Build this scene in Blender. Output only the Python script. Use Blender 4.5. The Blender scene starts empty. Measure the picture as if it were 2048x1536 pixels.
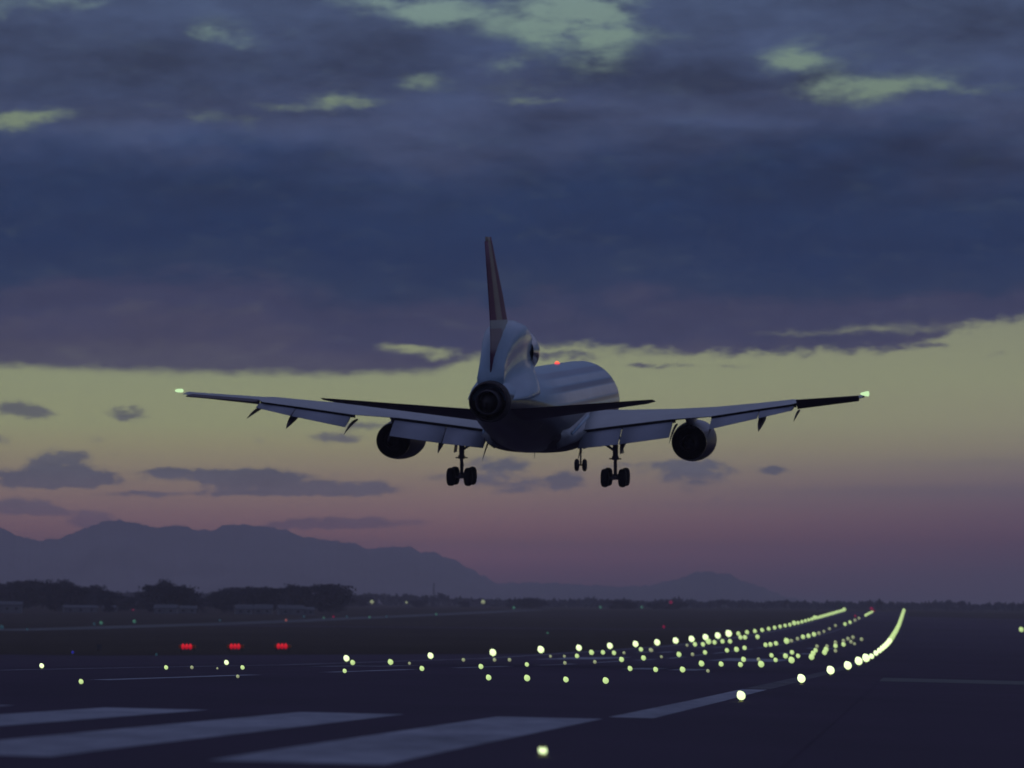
import bpy, bmesh, math, random
from mathutils import Vector, Matrix, noise
R_ = math.radians
sc = bpy.context.scene
COL = sc.collection
F_PX = 7900.0            # focal length in pixels of a 2048 px wide picture
YH = 1204.0              # level of the true horizon in that picture

# ---------------------------------------------------------------- camera
cam_d = bpy.data.cameras.new('camera'); cam = bpy.data.objects.new('camera', cam_d); COL.objects.link(cam)
cam_d.sensor_width = 36.0; cam_d.lens = F_PX / 2048.0 * 36.0
cam_d.clip_start = 1.0; cam_d.clip_end = 150000.0
pit = math.atan((YH - 768.0) / F_PX); rol = R_(0.5)
Fw = Vector((0, math.cos(pit), math.sin(pit))); U0 = Vector((0, -math.sin(pit), math.cos(pit))); R0 = Vector((1, 0, 0))
Rr = R0 * math.cos(rol) + U0 * math.sin(rol); Uu = U0 * math.cos(rol) - R0 * math.sin(rol)
m3 = Matrix((Rr, Uu, -Fw)).transposed()
cam.matrix_world = m3.to_4x4()
cam_d.dof.use_dof = True; cam_d.dof.focus_distance = 155.0
cam_d.dof.aperture_fstop = cam_d.lens / 1000.0 / 0.10
sc.camera = cam
sc.view_settings.view_transform = 'Standard'; sc.view_settings.look = 'None'
sc.view_settings.exposure = 0.0; sc.view_settings.gamma = 1.0
sc.cycles.max_bounces = 6; sc.cycles.volume_bounces = 1

HAZE = True
RHO = 1.05e-4             # haze density
HTOP = 375.0; HFAR = 26000.0
HAMB = (0.055, 0.057, 0.105)   # radiance the haze settles at, measured in a render

def lin(c):
    return tuple((v / 255.0 / 12.92) if v <= 10.3 else ((v / 255.0 + 0.055) / 1.055) ** 2.4 for v in c[:3])

# ---------------------------------------------------------------- world: dusk sky
world = bpy.data.worlds.new('World'); sc.world = world; world.use_nodes = True
nt = world.node_tree; N = nt.nodes; LK = nt.links; N.clear()
def nd(t, **k):
    n = N.new(t)
    for a, b in k.items(): setattr(n, a, b)
    return n
def setin(n, i, v):
    if hasattr(v, 'is_linked') or hasattr(v, 'links'): LK.new(v, n.inputs[i])
    else: n.inputs[i].default_value = v
def mth(op, a, b=0.0, c=None, clamp=False):
    n = nd('ShaderNodeMath', operation=op, use_clamp=clamp); setin(n, 0, a); setin(n, 1, b)
    if c is not None: setin(n, 2, c)
    return n.outputs[0]
def vec(op, a, b=(0, 0, 0), c=None):
    n = nd('ShaderNodeVectorMath', operation=op); setin(n, 0, a); setin(n, 1, b)
    if c is not None: setin(n, 2, c)
    return n.outputs['Value'] if op in ('LENGTH', 'DOT_PRODUCT') else n.outputs[0]
def mapr(v, a, b, c, d, smooth=True):
    n = nd('ShaderNodeMapRange', interpolation_type='SMOOTHSTEP' if smooth else 'LINEAR')
    setin(n, 0, v); n.inputs[1].default_value = a; n.inputs[2].default_value = b
    setin(n, 3, c); setin(n, 4, d)
    return n.outputs[0]
def mix(f, a, b, mode='MIX'):
    n = nd('ShaderNodeMix', data_type='RGBA', blend_type=mode); setin(n, 0, f)
    setin(n, 6, a); setin(n, 7, b)
    return n.outputs[2]
def mix_v(f, a, b): return mth('ADD', a, mth('MULTIPLY', f, mth('SUBTRACT', b, a)))
tc = nd('ShaderNodeTexCoord'); sep = nd('ShaderNodeSeparateXYZ'); LK.new(tc.outputs['Generated'], sep.inputs[0])
az = mth('ARCTAN2', sep.outputs[0], sep.outputs[1])
el = mth('ARCSINE', sep.outputs[2])
# angular coordinates: U runs along the horizon, V down in elevation (7900 units to the radian)
Uc = mth('MULTIPLY_ADD', az, F_PX, 1024.0)
Vc = mth('MULTIPLY_ADD', el, -F_PX, YH)
# the cloud features below were measured against a tilted horizon
Vc = mth('MULTIPLY_ADD', mth('SUBTRACT', mth('MINIMUM', mth('MAXIMUM', Uc, -600.0), 2600.0), 1024.0), 0.00873, Vc)
cb = nd('ShaderNodeCombineXYZ'); LK.new(Uc, cb.inputs[0]); LK.new(Vc, cb.inputs[1]); UV = cb.outputs[0]
def noise_n(sx, sy, detail, rough, off=0.0):
    v = vec('MULTIPLY_ADD', UV, (1.0 / sx, 1.0 / sy, 0), (off, off * 1.7, off))
    n = nd('ShaderNodeTexNoise'); n.inputs['Scale'].default_value = 1.0
    n.inputs['Detail'].default_value = detail; n.inputs['Roughness'].default_value = rough
    LK.new(v, n.inputs['Vector']); return n
w1 = noise_n(170, 75, 6, .62, 3.1); w2 = noise_n(45, 24, 4, .6, 7.7)
d1 = vec('MULTIPLY_ADD', w1.outputs['Color'], (110, 46, 0), (-55, -23, 0))
d2 = vec('MULTIPLY_ADD', w2.outputs['Color'], (30, 15, 0), (-15, -7.5, 0))
UW = vec('ADD', vec('ADD', UV, d1), d2)
ds = vec('MULTIPLY', d1, (.45, .35, 0))
w3 = noise_n(26, 15, 5, .65, 17.3)
d3 = vec('MULTIPLY_ADD', w3.outputs['Color'], (30, 17, 0), (-15, -8.5, 0))
UWs = vec('ADD', vec('ADD', vec('ADD', UV, ds), d2), d3)
UW = vec('ADD', UW, d3)
f2 = noise_n(17, 10, 5, .6, 23.0).outputs['Fac']
fb = noise_n(230, 80, 8, .6, 11.0).outputs['Fac']
fm = noise_n(120, 48, 5, .55, 31.0).outputs['Fac']
fl = noise_n(620, 260, 3, .5, 41.0).outputs['Fac']
fs = noise_n(60, 26, 6, .62, 5.0).outputs['Fac']
def blobs(lst, coord, acc=None):
    for b in lst:
        cx, cy, rx, ry = b[:4]; amp = b[4] if len(b) > 4 else 1.0
        q = vec('LENGTH', vec('MULTIPLY_ADD', coord, (1.0 / rx, 1.0 / ry, 0), (-cx / rx, -cy / ry, 0)))
        g = mapr(q, 0.0, 1.75, amp, 0.0)
        acc = g if acc is None else mth('ADD', acc, g)
    return acc
def curve1(v, pts, x0, x1, y0, y1):
    n = nd('ShaderNodeFloatCurve'); c = n.mapping.curves[0]
    P = [((x - x0) / (x1 - x0), (y - y0) / (y1 - y0)) for x, y in pts]
    while len(c.points) < len(P): c.points.new(.5, .5)
    for p, (x, y) in zip(c.points, P): p.location = (x, y); p.handle_type = 'VECTOR'
    n.mapping.update(); setin(n, 1, mapr(v, x0, x1, 0.0, 1.0, False))
    return mth('MULTIPLY_ADD', n.outputs[0], (y1 - y0), y0)
def ramp(v, pts, x0, x1):
    n = nd('ShaderNodeValToRGB'); e = n.color_ramp.elements
    while len(e) < len(pts): e.new(.5)
    for k, (x, c) in enumerate(sorted(pts)):
        e[k].position = max(0, min(1, (x - x0) / (x1 - x0)))
    for k, (x, c) in enumerate(sorted(pts)): e[k].color = (*c, 1)
    LK.new(mapr(v, x0, x1, 0.0, 1.0, False), n.inputs[0]); return n.outputs[0]
suv = nd('ShaderNodeSeparateXYZ'); LK.new(UWs, suv.inputs[0]); Uw, Vw = suv.outputs[0], suv.outputs[1]
# lower edge of the dark cloud deck
edge = curve1(Uc, [(-400, 736), (0, 738), (150, 741), (300, 746), (500, 748), (700, 749), (860, 744), (930, 722), (1000, 696), (1150, 690), (1300, 704),
                   (1500, 709), (1650, 709), (1800, 702), (1860, 686), (1910, 660), (2048, 640), (2500, 600)], -400, 2500, 500, 800)
deck = mapr(mth('ADD', mth('SUBTRACT', Vw, edge), mth('MULTIPLY', mth('SUBTRACT', fs, .5), mapr(Uc, 600, 1500, 14.0, 60.0))), -14.0, 12.0, 1.0, 0.0)
gaps = blobs([(1165, 40, 100, 84, 2.7), (1075, 20, 60, 45, .8), (1060, 80, 34, 30, .8), (800, 10, 100, 34, 1.7), (930, 26, 120, 30, 1.4), (1000, 62, 60, 24, .8),
              (80, 5, 100, 22, .75), (130, 15, 50, 16, .5), (0, 30, 20, 30, .5), (402, 75, 34, 16, .95), (475, 85, 42, 20, .85), (440, 60, 60, 30, .3),
              (12, 252, 70, 20, 1.7), (85, 238, 64, 14, 1.3), (400, 238, 32, 12, .7), (480, 244, 44, 14, .9), (310, 219, 30, 8, .5), (672, 203, 56, 16, 1.6), (565, 218, 55, 9, .9), (720, 207, 40, 8, .6),
              (858, 165, 52, 20, 1.4), (1005, 128, 34, 16, .8), (1320, 80, 40, 18, .6), (1580, 120, 66, 26, 1.5), (1620, 100, 70, 30, .4), (1660, 140, 30, 20, .5), (1700, 185, 95, 28, 1.6),
              (1830, 178, 100, 20, 1.2), (1950, 188, 90, 12, 1.0), (1760, 150, 200, 40, .3), (1062, 204, 60, 7, .9), (1030, 165, 70, 40, .15),
              (845, 697, 80, 7, 1.4), (900, 712, 40, 11, 1.6), (790, 690, 60, 5, .6), (1690, 668, 120, 9, 1.1), (1820, 660, 90, 12, .75), (1560, 672, 80, 6, .5)], UW)
top = mth('SUBTRACT', 1.0, mapr(mth('ADD', gaps, mth('MULTIPLY', mth('MULTIPLY_ADD', gaps, .95, .42), mth('ADD', mth('MULTIPLY_ADD', fm, 2.8, -1.4), mth('MULTIPLY_ADD', fs, 1.6, -.8)))), -0.05, 2.6, 0.0, 1.0))
deckm = mth('MULTIPLY', deck, top)
low = blobs([(30, 820, 50, 17, 1.5), (82, 832, 36, 12, .8), (262, 829, 36, 14, 1.5), (0, 880, 24, 11), (735, 852, 46, 10, 1.3), (680, 876, 44, 12, 1.3), (515, 881, 14, 9, .6), (197, 880, 22, 9, .6),
             (125, 932, 58, 30, 1.9), (75, 955, 50, 18, 1.6), (180, 955, 50, 18, 1.6), (130, 962, 112, 14, 1.8), (12, 950, 30, 12, .9), (50, 968, 60, 10, .8),
             (425, 951, 120, 12, 1.7), (540, 948, 42, 18, 1.3), (520, 970, 105, 16, 1.7), (705, 976, 95, 12, 2.0), (590, 955, 130, 12, .6), (345, 944, 50, 9, .8), (500, 988, 260, 6, 1.1), (300, 991, 80, 6, 1.0),
             (40, 1015, 62, 15, 2.2), (110, 1026, 50, 9, 1.6), (190, 1042, 40, 18, 2.0), (700, 1046, 130, 10, 2.1), (600, 1053, 90, 7, 1.2),
             (1000, 930, 60, 18, 1.4), (955, 958, 70, 16, .8), (1040, 970, 70, 14, 1.0), (1132, 960, 44, 19, 1.5), (880, 958, 50, 9, .6), (1000, 985, 60, 6, .5),
             (1390, 938, 80, 17, 1.5), (1320, 930, 90, 9, .8), (1385, 962, 60, 16, .9), (1545, 942, 34, 9, 1.4), (1368, 985, 18, 8, .6), (1432, 998, 20, 7, .7), (1250, 942, 60, 10, .5),
             (1100, 712, 130, 13, .85), (1310, 731, 66, 5, .9), (1460, 733, 60, 3, .5), (1700, 690, 170, 12, .95), (1860, 695, 60, 5, .6), (1990, 713, 22, 8, .6), (980, 712, 40, 14, .6), (2000, 660, 60, 8, .35)], UWs)
lowm = mapr(mth('ADD', low, mth('MULTIPLY', mth('MULTIPLY_ADD', low, .75, .3), mth('ADD', mth('MULTIPLY_ADD', fs, 3.2, -1.6), mth('MULTIPLY_ADD', f2, 1.0, -.5)))), 0.2, 1.3, 0.0, 1.0)
veil = mapr(blobs([(1850, 985, 420, 14, .8), (1500, 1010, 300, 10, .5), (1950, 930, 200, 10, .4), (1950, 1060, 400, 30, .5)], UWs), 0, 1, 0.0, 0.4)
cloud = mth('MAXIMUM', deckm, mth('MULTIPLY', lowm, .95))

def hz(V):   # share of the sky's light that crosses the haze at this elevation
    e = max((YH - V) / F_PX, 1e-4)
    return math.exp(-RHO * min(HTOP / math.sin(e), HFAR)) if HAZE else 1.0
def comp(pts):
    o = []
    for V, c in pts:
        t = hz(V); l = lin(c)
        o.append((V, tuple(max(0.0, (l[i] - HAMB[i] * (1 - t)) / t) for i in range(3))))
    return o
clear = comp([(-400, (106, 126, 130)), (0, (117, 139, 137)), (110, (114, 136, 128)), (200, (113, 129, 114)), (260, (118, 132, 112)), (690, (131, 137, 112)), (760, (133, 139, 113)), (850, (134, 137, 110)), (890, (133, 129, 107)),
              (930, (127, 118, 105)), (970, (119, 105, 103)), (1010, (113, 95, 101)), (1040, (107, 87, 98)), (1080, (95, 77, 93)), (1110, (91, 74, 94)), (1140, (82, 69, 91)), (1175, (73, 65, 87)), (1200, (66, 61, 83)), (1240, (60, 58, 80))])
clear_c = ramp(Vc, clear, -400, 1240)
clear_r = ramp(Vc, comp([(-400, (112, 135, 138)), (200, (110, 128, 118)), (650, (126, 130, 112)), (760, (131, 134, 112)), (850, (128, 126, 110)), (900, (120, 114, 106)), (950, (105, 96, 103)), (1000, (92, 82, 98)),
                        (1050, (84, 72, 92)), (1100, (75, 66, 87)), (1150, (68, 61, 83)), (1200, (66, 61, 83)), (1240, (60, 58, 80))]), -400, 1240)
side = mapr(Uc, 900.0, 2100.0, 0.0, 1.0, False)
clear_m = mix(side, clear_c, clear_r)
cl = comp([(-400, (68, 80, 108)), (0, (66, 78, 107)), (80, (64, 75, 104)), (170, (62, 73, 103)), (240, (63, 72, 101)), (280, (59, 69, 99)), (320, (50, 62, 94)), (370, (42, 56, 89)), (480, (40, 53, 86)), (570, (47, 58, 88)),
           (610, (60, 63, 91)), (650, (61, 64, 92)), (700, (69, 69, 93)), (745, (76, 76, 95)), (830, (90, 92, 99)), (880, (92, 92, 101)), (940, (82, 83, 100)), (990, (86, 82, 99)), (1020, (88, 80, 98)), (1060, (86, 74, 94)), (1120, (74, 66, 89)), (1240, (60, 58, 79))])
Vb = mth('ADD', Vw, mth('MULTIPLY', mth('MULTIPLY_ADD', fl, 2.0, -1.0), 150.0))
Vb = mth('ADD', Vb, mth('MULTIPLY', mth('MULTIPLY_ADD', fm, 2.0, -1.0), 55.0))
Vb = mix_v(mapr(Vc, 640.0, 800.0, 0.0, 1.0), Vb, Vw)
cloud_c = ramp(Vb, cl, -400, 1240)
# brighter and darker folds within the deck
folds = blobs([(120, 130, 250, 70, -1.0), (430, 150, 230, 46, -1.0), (700, 115, 180, 56, -1.1), (1240, 150, 170, 46, -1.0), (1460, 170, 190, 48, -1.4), (1625, 160, 50, 24, -1.0), (1900, 60, 190, 60, -1.0),
               (1700, 330, 520, 80, -1.0), (300, 400, 600, 80, -.4), (1180, 233, 120, 15, -.7), (660, 228, 70, 9, -.8), (1900, 430, 300, 120, -.35), (1250, 20, 120, 30, -.3),
               (180, 272, 230, 24, 1.0), (560, 268, 300, 24, .9), (860, 228, 140, 34, .7), (1390, 246, 230, 11, .9), (1560, 256, 90, 13, .7), (1760, 218, 210, 14, .9), (930, 95, 80, 44, .6), (1010, 150, 80, 40, .8), (960, 200, 160, 12, .5),
               (1350, 50, 120, 50, .4), (1700, 80, 190, 46, .9), (1560, 110, 90, 40, .6), (400, 36, 260, 28, .6), (470, 85, 110, 28, .6), (60, 220, 120, 14, .6), (1000, 290, 120, 20, .4)], UWs)
fmul = mth('ADD', mth('ADD', mth('MULTIPLY_ADD', fb, 1.2, .4), mth('MULTIPLY_ADD', fs, .4, -.2)), mth('MULTIPLY', folds, .26))
deckzone = mth('MAXIMUM', mapr(Vc, 300.0, 520.0, 1.0, 0.35), mapr(Vc, 760.0, 860.0, 0.0, .9))
fmul = mth('ADD', 1.0, mth('MULTIPLY', mth('SUBTRACT', fmul, 1.0), deckzone))
fmul = mth('MAXIMUM', fmul, .55)
cs = nd('ShaderNodeVectorMath', operation='SCALE'); LK.new(cloud_c, cs.inputs[0]); LK.new(fmul, cs.inputs['Scale'])
skyc = mix(cloud, clear_m, cs.outputs[0])
skyc = mix(veil, skyc, cloud_c)
# away from the afterglow the sky is a plain blue-grey dusk overcast
away = mapr(mth('ABSOLUTE', az), R_(45), R_(125), 0.0, 1.0)
n3 = nd('ShaderNodeTexNoise'); n3.inputs['Scale'].default_value = 3.0; n3.inputs['Detail'].default_value = 6; LK.new(tc.outputs['Generated'], n3.inputs['Vector'])
dusk = mix(n3.outputs['Fac'], (*lin((72, 79, 119)), 1), (*lin((122, 127, 158)), 1))
dusk = mix(mapr(el, R_(-1), R_(24), 0.0, 1.0), (*lin((34, 38, 64)), 1), dusk)
high = mapr(el, R_(9), R_(22), 0.0, 1.0)
skyc = mix(mth('MAXIMUM', away, high), skyc, dusk)
# last light of the set sun from the Sky Texture, over everything above the cloud deck
st = nd('ShaderNodeTexSky'); st.sky_type = 'NISHITA'; st.sun_disc = False; st.sun_elevation = R_(-4.0); st.sun_rotation = R_(14.0)
sk = nd('ShaderNodeVectorMath', operation='SCALE'); LK.new(st.outputs[0], sk.inputs[0]); sk.inputs['Scale'].default_value = 0.05
tot = mix(mth('MULTIPLY', high, 1.0), skyc, vec('ADD', skyc, sk.outputs[0]))
bg = nd('ShaderNodeBackground'); LK.new(tot, bg.inputs[0]); bg.inputs[1].default_value = 1.0
wo = nd('ShaderNodeOutputWorld'); LK.new(bg.outputs[0], wo.inputs[0])
world.cycles.sampling_method = 'MANUAL'; world.cycles.sample_map_resolution = 1024

# soft afterglow: the sun is just under the horizon, ahead and to the right
sun_d = bpy.data.lights.new('sun', 'SUN'); sun_d.energy = 0.010; sun_d.angle = R_(14); sun_d.color = (1.0, .78, .55)
sun = bpy.data.objects.new('sun', sun_d); COL.objects.link(sun)
sdir = Vector((math.sin(R_(14)) * math.cos(R_(3)), math.cos(R_(14)) * math.cos(R_(3)), math.sin(R_(3))))
sun.rotation_euler = sdir.to_track_quat('Z', 'Y').to_euler()

# tuning constants
ASPH_SPEC = 0.08
GSTR = 160.0
HCOL = (1.0, .935, .98)

# ---------------------------------------------------------------- helpers
def mat(name, color, rough=.5, metal=0.0, coat=0.0, spec=.5, noise_amt=0.0, nscale=1.0, emit=None, estr=0.0, bump=0.0):
    m = bpy.data.materials.new(name); m.use_nodes = True; t = m.node_tree; b = t.nodes['Principled BSDF']
    b.inputs['Base Color'].default_value = (*color, 1); b.inputs['Roughness'].default_value = rough
    b.inputs['Metallic'].default_value = metal; b.inputs['Coat Weight'].default_value = coat; b.inputs['Coat Roughness'].default_value = .12
    b.inputs['Specular IOR Level'].default_value = spec
    if noise_amt or bump:
        g = t.nodes.new('ShaderNodeTexCoord'); n = t.nodes.new('ShaderNodeTexNoise'); n.inputs['Scale'].default_value = nscale; n.inputs['Detail'].default_value = 6
        t.links.new(g.outputs['Object'], n.inputs['Vector'])
        mr = t.nodes.new('ShaderNodeMapRange'); mr.inputs[1].default_value = .25; mr.inputs[2].default_value = .75
        mr.inputs[3].default_value = 1 - noise_amt; mr.inputs[4].default_value = 1 + noise_amt; t.links.new(n.outputs['Fac'], mr.inputs[0])
        v = t.nodes.new('ShaderNodeVectorMath'); v.operation = 'SCALE'; v.inputs[0].default_value = color
        t.links.new(mr.outputs[0], v.inputs['Scale']); t.links.new(v.outputs[0], b.inputs['Base Color'])
        if bump:
            bp = t.nodes.new('ShaderNodeBump'); bp.inputs['Strength'].default_value = bump; bp.inputs['Distance'].default_value = .05
            t.links.new(n.outputs['Fac'], bp.inputs['Height']); t.links.new(bp.outputs[0], b.inputs['Normal'])
    if emit:
        b.inputs['Emission Color'].default_value = (*emit, 1); b.inputs['Emission Strength'].default_value = estr
    return m
def obj(name, bm, m, parent=None, smooth=False, normals=True):
    if normals: bmesh.ops.recalc_face_normals(bm, faces=bm.faces)
    me = bpy.data.meshes.new(name); bm.to_mesh(me); bm.free()
    for p in me.polygons: p.use_smooth = smooth
    for x in (m if isinstance(m, (list, tuple)) else [m]): me.materials.append(x)
    o = bpy.data.objects.new(name, me); COL.objects.link(o); o.parent = parent
    return o
def empty(name, loc=(0, 0, 0)):
    o = bpy.data.objects.new(name, None); COL.objects.link(o); o.location = loc; return o
def tag(o, label=None, cat=None, group=None, kind=None):
    for k, v in (('label', label), ('category', cat), ('group', group), ('kind', kind)):
        if v: o[k] = v
    return o
def struct(name, bm, m, smooth=False):
    return tag(obj(name, bm, m, smooth=smooth), kind='structure')
def loft(bm, rings, cap0=True, cap1=True, closed=True):
    V = [[bm.verts.new(p) for p in r] for r in rings]; n = len(rings[0])
    for a, b in zip(V, V[1:]):
        for i in range(n if closed else n - 1):
            j = (i + 1) % n; bm.faces.new((a[i], a[j], b[j], b[i]))
    if cap0: bm.faces.new(V[0])
    if cap1: bm.faces.new(V[-1][::-1])
    return V
def tube(bm, a, b, r0, r1=None, n=12):
    a, b = Vector(a), Vector(b); r1 = r0 if r1 is None else r1; d = (b - a).normalized()
    u = d.orthogonal().normalized(); w = d.cross(u)
    loft(bm, [[p + (u * math.cos(t) + w * math.sin(t)) * r for t in [2 * math.pi * k / n for k in range(n)]] for p, r in ((a, r0), (b, r1))])
def lathe(bm, prof, c, n=32, axis='y', caps=True):
    # prof: (along, radius)
    rings = []
    for a, r in prof:
        ring = []
        for k in range(n):
            t = 2 * math.pi * k / n
            if axis == 'y': ring.append((c[0] + r * math.cos(t), c[1] + a, c[2] + r * math.sin(t)))
            elif axis == 'x': ring.append((c[0] + a, c[1] + r * math.cos(t), c[2] + r * math.sin(t)))
            else: ring.append((c[0] + r * math.cos(t), c[1] + r * math.sin(t), c[2] + a))
        rings.append(ring)
    loft(bm, rings, caps, caps)
def box(bm, c, s, rot=None):
    x, y, z = s[0] / 2, s[1] / 2, s[2] / 2
    vs = [Vector(p) for p in ((-x, -y, -z), (x, -y, -z), (x, y, -z), (-x, y, -z), (-x, -y, z), (x, -y, z), (x, y, z), (-x, y, z))]
    if rot: vs = [rot @ v for v in vs]
    v = [bm.verts.new(p + Vector(c)) for p in vs]
    for f in ((0, 3, 2, 1), (4, 5, 6, 7), (0, 1, 5, 4), (1, 2, 6, 5), (2, 3, 7, 6), (3, 0, 4, 7)): bm.faces.new([v[i] for i in f])
def interp(x, P):
    if x <= P[0][0]: return P[0][1]
    for (a, c), (b, d) in zip(P, P[1:]):
        if x <= b: return c + (d - c) * (x - a) / (b - a)
    return P[-1][1]

# ---------------------------------------------------------------- the lie of the land
TH = math.atan((1823.0 - 1024.0) / F_PX)      # runway direction, to the right of the view
AX = Vector((math.sin(TH), math.cos(TH), 0)); LX = Vector((-math.cos(TH), math.sin(TH), 0))
PROF = [(-400, 2.42), (-60, -.83), (0, -1.43), (49.4, -1.95), (108, -2.68), (168, -3.39), (230, -4.12), (294, -4.89), (356, -5.5), (430, -6.23), (520, -6.82),
        (633, -7.54), (754, -8.22), (875, -8.69), (1000, -8.97), (1300, -9.28), (1660, -9.0), (2200, -7.41), (2940, -5.0), (3300, -5.0), (200000, -5.0)]
CRO = [(-60, -.9), (4, 0), (26, .25), (48, 0), (110, -.9)]
def ground(s, l):
    return interp(s, PROF) + interp(l, CRO) * (1 if s < 3300 else max(0, 1 - (s - 3300) / 800.0))
def pt(s, l, h=0.0):
    p = AX * s + LX * l; return Vector((p.x, p.y, ground(s, l) + h))
def place(o, s, l, h=0.0): o.location = pt(s, l, h); return o
S_BASE = [p[0] for p in PROF]
L_BASE = [-60, 4, 26, 48, 110]
def sheet(name, m, S0, S1, L0, L1, h, smooth=False):
    # S0,S1 / L0,L1 may carry extra breaks; the sheet follows the same folds as the ground
    S = sorted(set([S0, S1] + [s for s in S_BASE + [3500, 3700, 3900, 4100] if S0 < s < S1])); L = sorted(set([L0, L1] + [l for l in L_BASE if L0 < l < L1]))
    bm = bmesh.new(); G = [[bm.verts.new(pt(s, l, h)) for l in L] for s in S]
    for i in range(len(S) - 1):
        for j in range(len(L) - 1):
            bm.faces.new((G[i][j], G[i][j + 1], G[i + 1][j + 1], G[i + 1][j]))
    for f in bm.faces: f.normal_update()
    for f in bm.faces:
        if f.normal.z < 0: f.normal_flip()
    return tag(obj(name, bm, m, smooth=smooth, normals=False), kind='structure')

def ground_mat(name, c1, c2, rough, spec, sx=.05, sy=.4, big=.004, bump=.15):
    m = bpy.data.materials.new(name); m.use_nodes = True; t = m.node_tree; b = t.nodes['Principled BSDF']
    g = t.nodes.new('ShaderNodeNewGeometry')
    def nz(scale, det):
        v = t.nodes.new('ShaderNodeVectorMath'); v.operation = 'MULTIPLY'; v.inputs[1].default_value = scale; t.links.new(g.outputs['Position'], v.inputs[0])
        n = t.nodes.new('ShaderNodeTexNoise'); n.inputs['Scale'].default_value = 1; n.inputs['Detail'].default_value = det; n.inputs['Roughness'].default_value = .6
        t.links.new(v.outputs[0], n.inputs['Vector']); return n.outputs['Fac']
    a = nz((sx * 3, sx, 0), 6); c = nz((big * 2.5, big, 0), 5)
    ad = t.nodes.new('ShaderNodeMath'); ad.operation = 'MULTIPLY_ADD'; ad.inputs[1].default_value = .6; t.links.new(a, ad.inputs[0]); t.links.new(c, ad.inputs[2])
    mr = t.nodes.new('ShaderNodeMapRange'); mr.inputs[1].default_value = .55; mr.inputs[2].default_value = 1.05; t.links.new(ad.outputs[0], mr.inputs[0])
    mx = t.nodes.new('ShaderNodeMix'); mx.data_type = 'RGBA'; mx.inputs[6].default_value = (*c1, 1); mx.inputs[7].default_value = (*c2, 1)
    t.links.new(mr.outputs[0], mx.inputs[0]); t.links.new(mx.outputs[2], b.inputs['Base Color'])
    rr = t.nodes.new('ShaderNodeMapRange'); rr.inputs[3].default_value = rough - .08; rr.inputs[4].default_value = rough + .08; t.links.new(a, rr.inputs[0]); t.links.new(rr.outputs[0], b.inputs['Roughness'])
    b.inputs['Specular IOR Level'].default_value = spec
    if bump:
        n = nz((8, 8, 8), 3); bp = t.nodes.new('ShaderNodeBump'); bp.inputs['Strength'].default_value = bump; bp.inputs['Distance'].default_value = .02
        t.links.new(n, bp.inputs['Height']); t.links.new(bp.outputs[0], b.inputs['Normal'])
    return m
M_grass = ground_mat('grass', (.034, .027, .022), (.062, .05, .038), .95, .05)
M_asph = ground_mat('asphalt', (.032, .023, .043), (.072, .053, .092), .8, ASPH_SPEC)
M_conc = ground_mat('concrete', (.09, .1, .1), (.13, .14, .14), .8, .1)
M_pave = ground_mat('old_asphalt', (.034, .025, .046), (.074, .055, .094), .82, ASPH_SPEC)
M_paint = ground_mat('worn_paint', (.15, .165, .2), (.35, .38, .44), .75, .15, sx=.8, big=.15)

# ground: one sheet out to the horizon
bm = bmesh.new()
S = [-3000, -400] + S_BASE[1:-1] + [3500, 3700, 3900, 4100, 6000, 10000, 16000, 24000]
L = [-7500, -4000, -2000, -600, -200, -60, 4, 26, 48, 110, 250, 600, 2000, 6000, 8500]
G = [[bm.verts.new(pt(s, l)) for l in L] for s in S]
for i in range(len(S) - 1):
    for j in range(len(L) - 1): bm.faces.new((G[i][j], G[i][j + 1], G[i + 1][j + 1], G[i + 1][j]))
for f in bm.faces:
    f.normal_update()
    if f.normal.z < 0: f.normal_flip()
tag(obj('ground', bm, M_grass, normals=False), kind='structure')

sheet('runway', M_asph, -300, 3010, 1.5, 49.5, .02)
sheet('paved_shoulder', M_pave, -300, 530, 49.5, 700, .015)
sheet('paved_shoulder', M_pave, -300, 196, -90, 1.5, .015)
sheet('paved_shoulder', M_pave, 222, 2400, -500, 1.5, .015)
sheet('taxiway_strip', M_conc, 196, 222, -220, 1.5, .02)
sheet('taxiway', M_conc, 1180, 3050, 268, 293, .02)
sheet('taxiway', M_pave, 1480, 1530, 49.5, 268, .02)

def paint(name, rects, parts=1):
    bm = bmesh.new()
    for s0, s1, l0, l1 in rects:
        S = sorted(set([s0, s1] + [s for s in S_BASE if s0 < s < s1])); L = sorted(set([l0, l1] + [l for l in L_BASE if l0 < l < l1]))
        G = [[bm.verts.new(pt(s, l, .026)) for l in L] for s in S]
        for i in range(len(S) - 1):
            for j in range(len(L) - 1): bm.faces.new((G[i][j], G[i][j + 1], G[i + 1][j + 1], G[i + 1][j]))
    for f in bm.faces:
        f.normal_update()
        if f.normal.z < 0: f.normal_flip()
    return tag(obj(name, bm, M_paint, normals=False), kind='structure')
M_worn = ground_mat('faded_paint', (.05, .05, .065), (.16, .16, .18), .8, .1, sx=.8, big=.15)
ks = []
for k in range(5): ks.append((5.9 + 3.85 * k, 7.95 + 3.85 * k))
ks += [(51.8 - b, 51.8 - a) for a, b in ks]
for a, b in ks: paint('threshold_stripe', [(44.5, 76.3, a, b)])
paint('side_stripe', [(78.5, 141, 5.05, 5.95)]); tag(paint('side_stripe', [(143, 3000, 5.0, 5.95)]), kind='structure').data.materials[0] = M_worn; paint('side_stripe', [(78.5, 3000, 46.0, 46.95)])
paint('centre_line', [(s, s + 30, 25.5, 26.3) for s in range(125, 2900, 50)])
paint('aiming_point_mark', [(400, 450, 13.5, 20.5)]); paint('aiming_point_mark', [(400, 450, 31.5, 38.5)])
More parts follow.
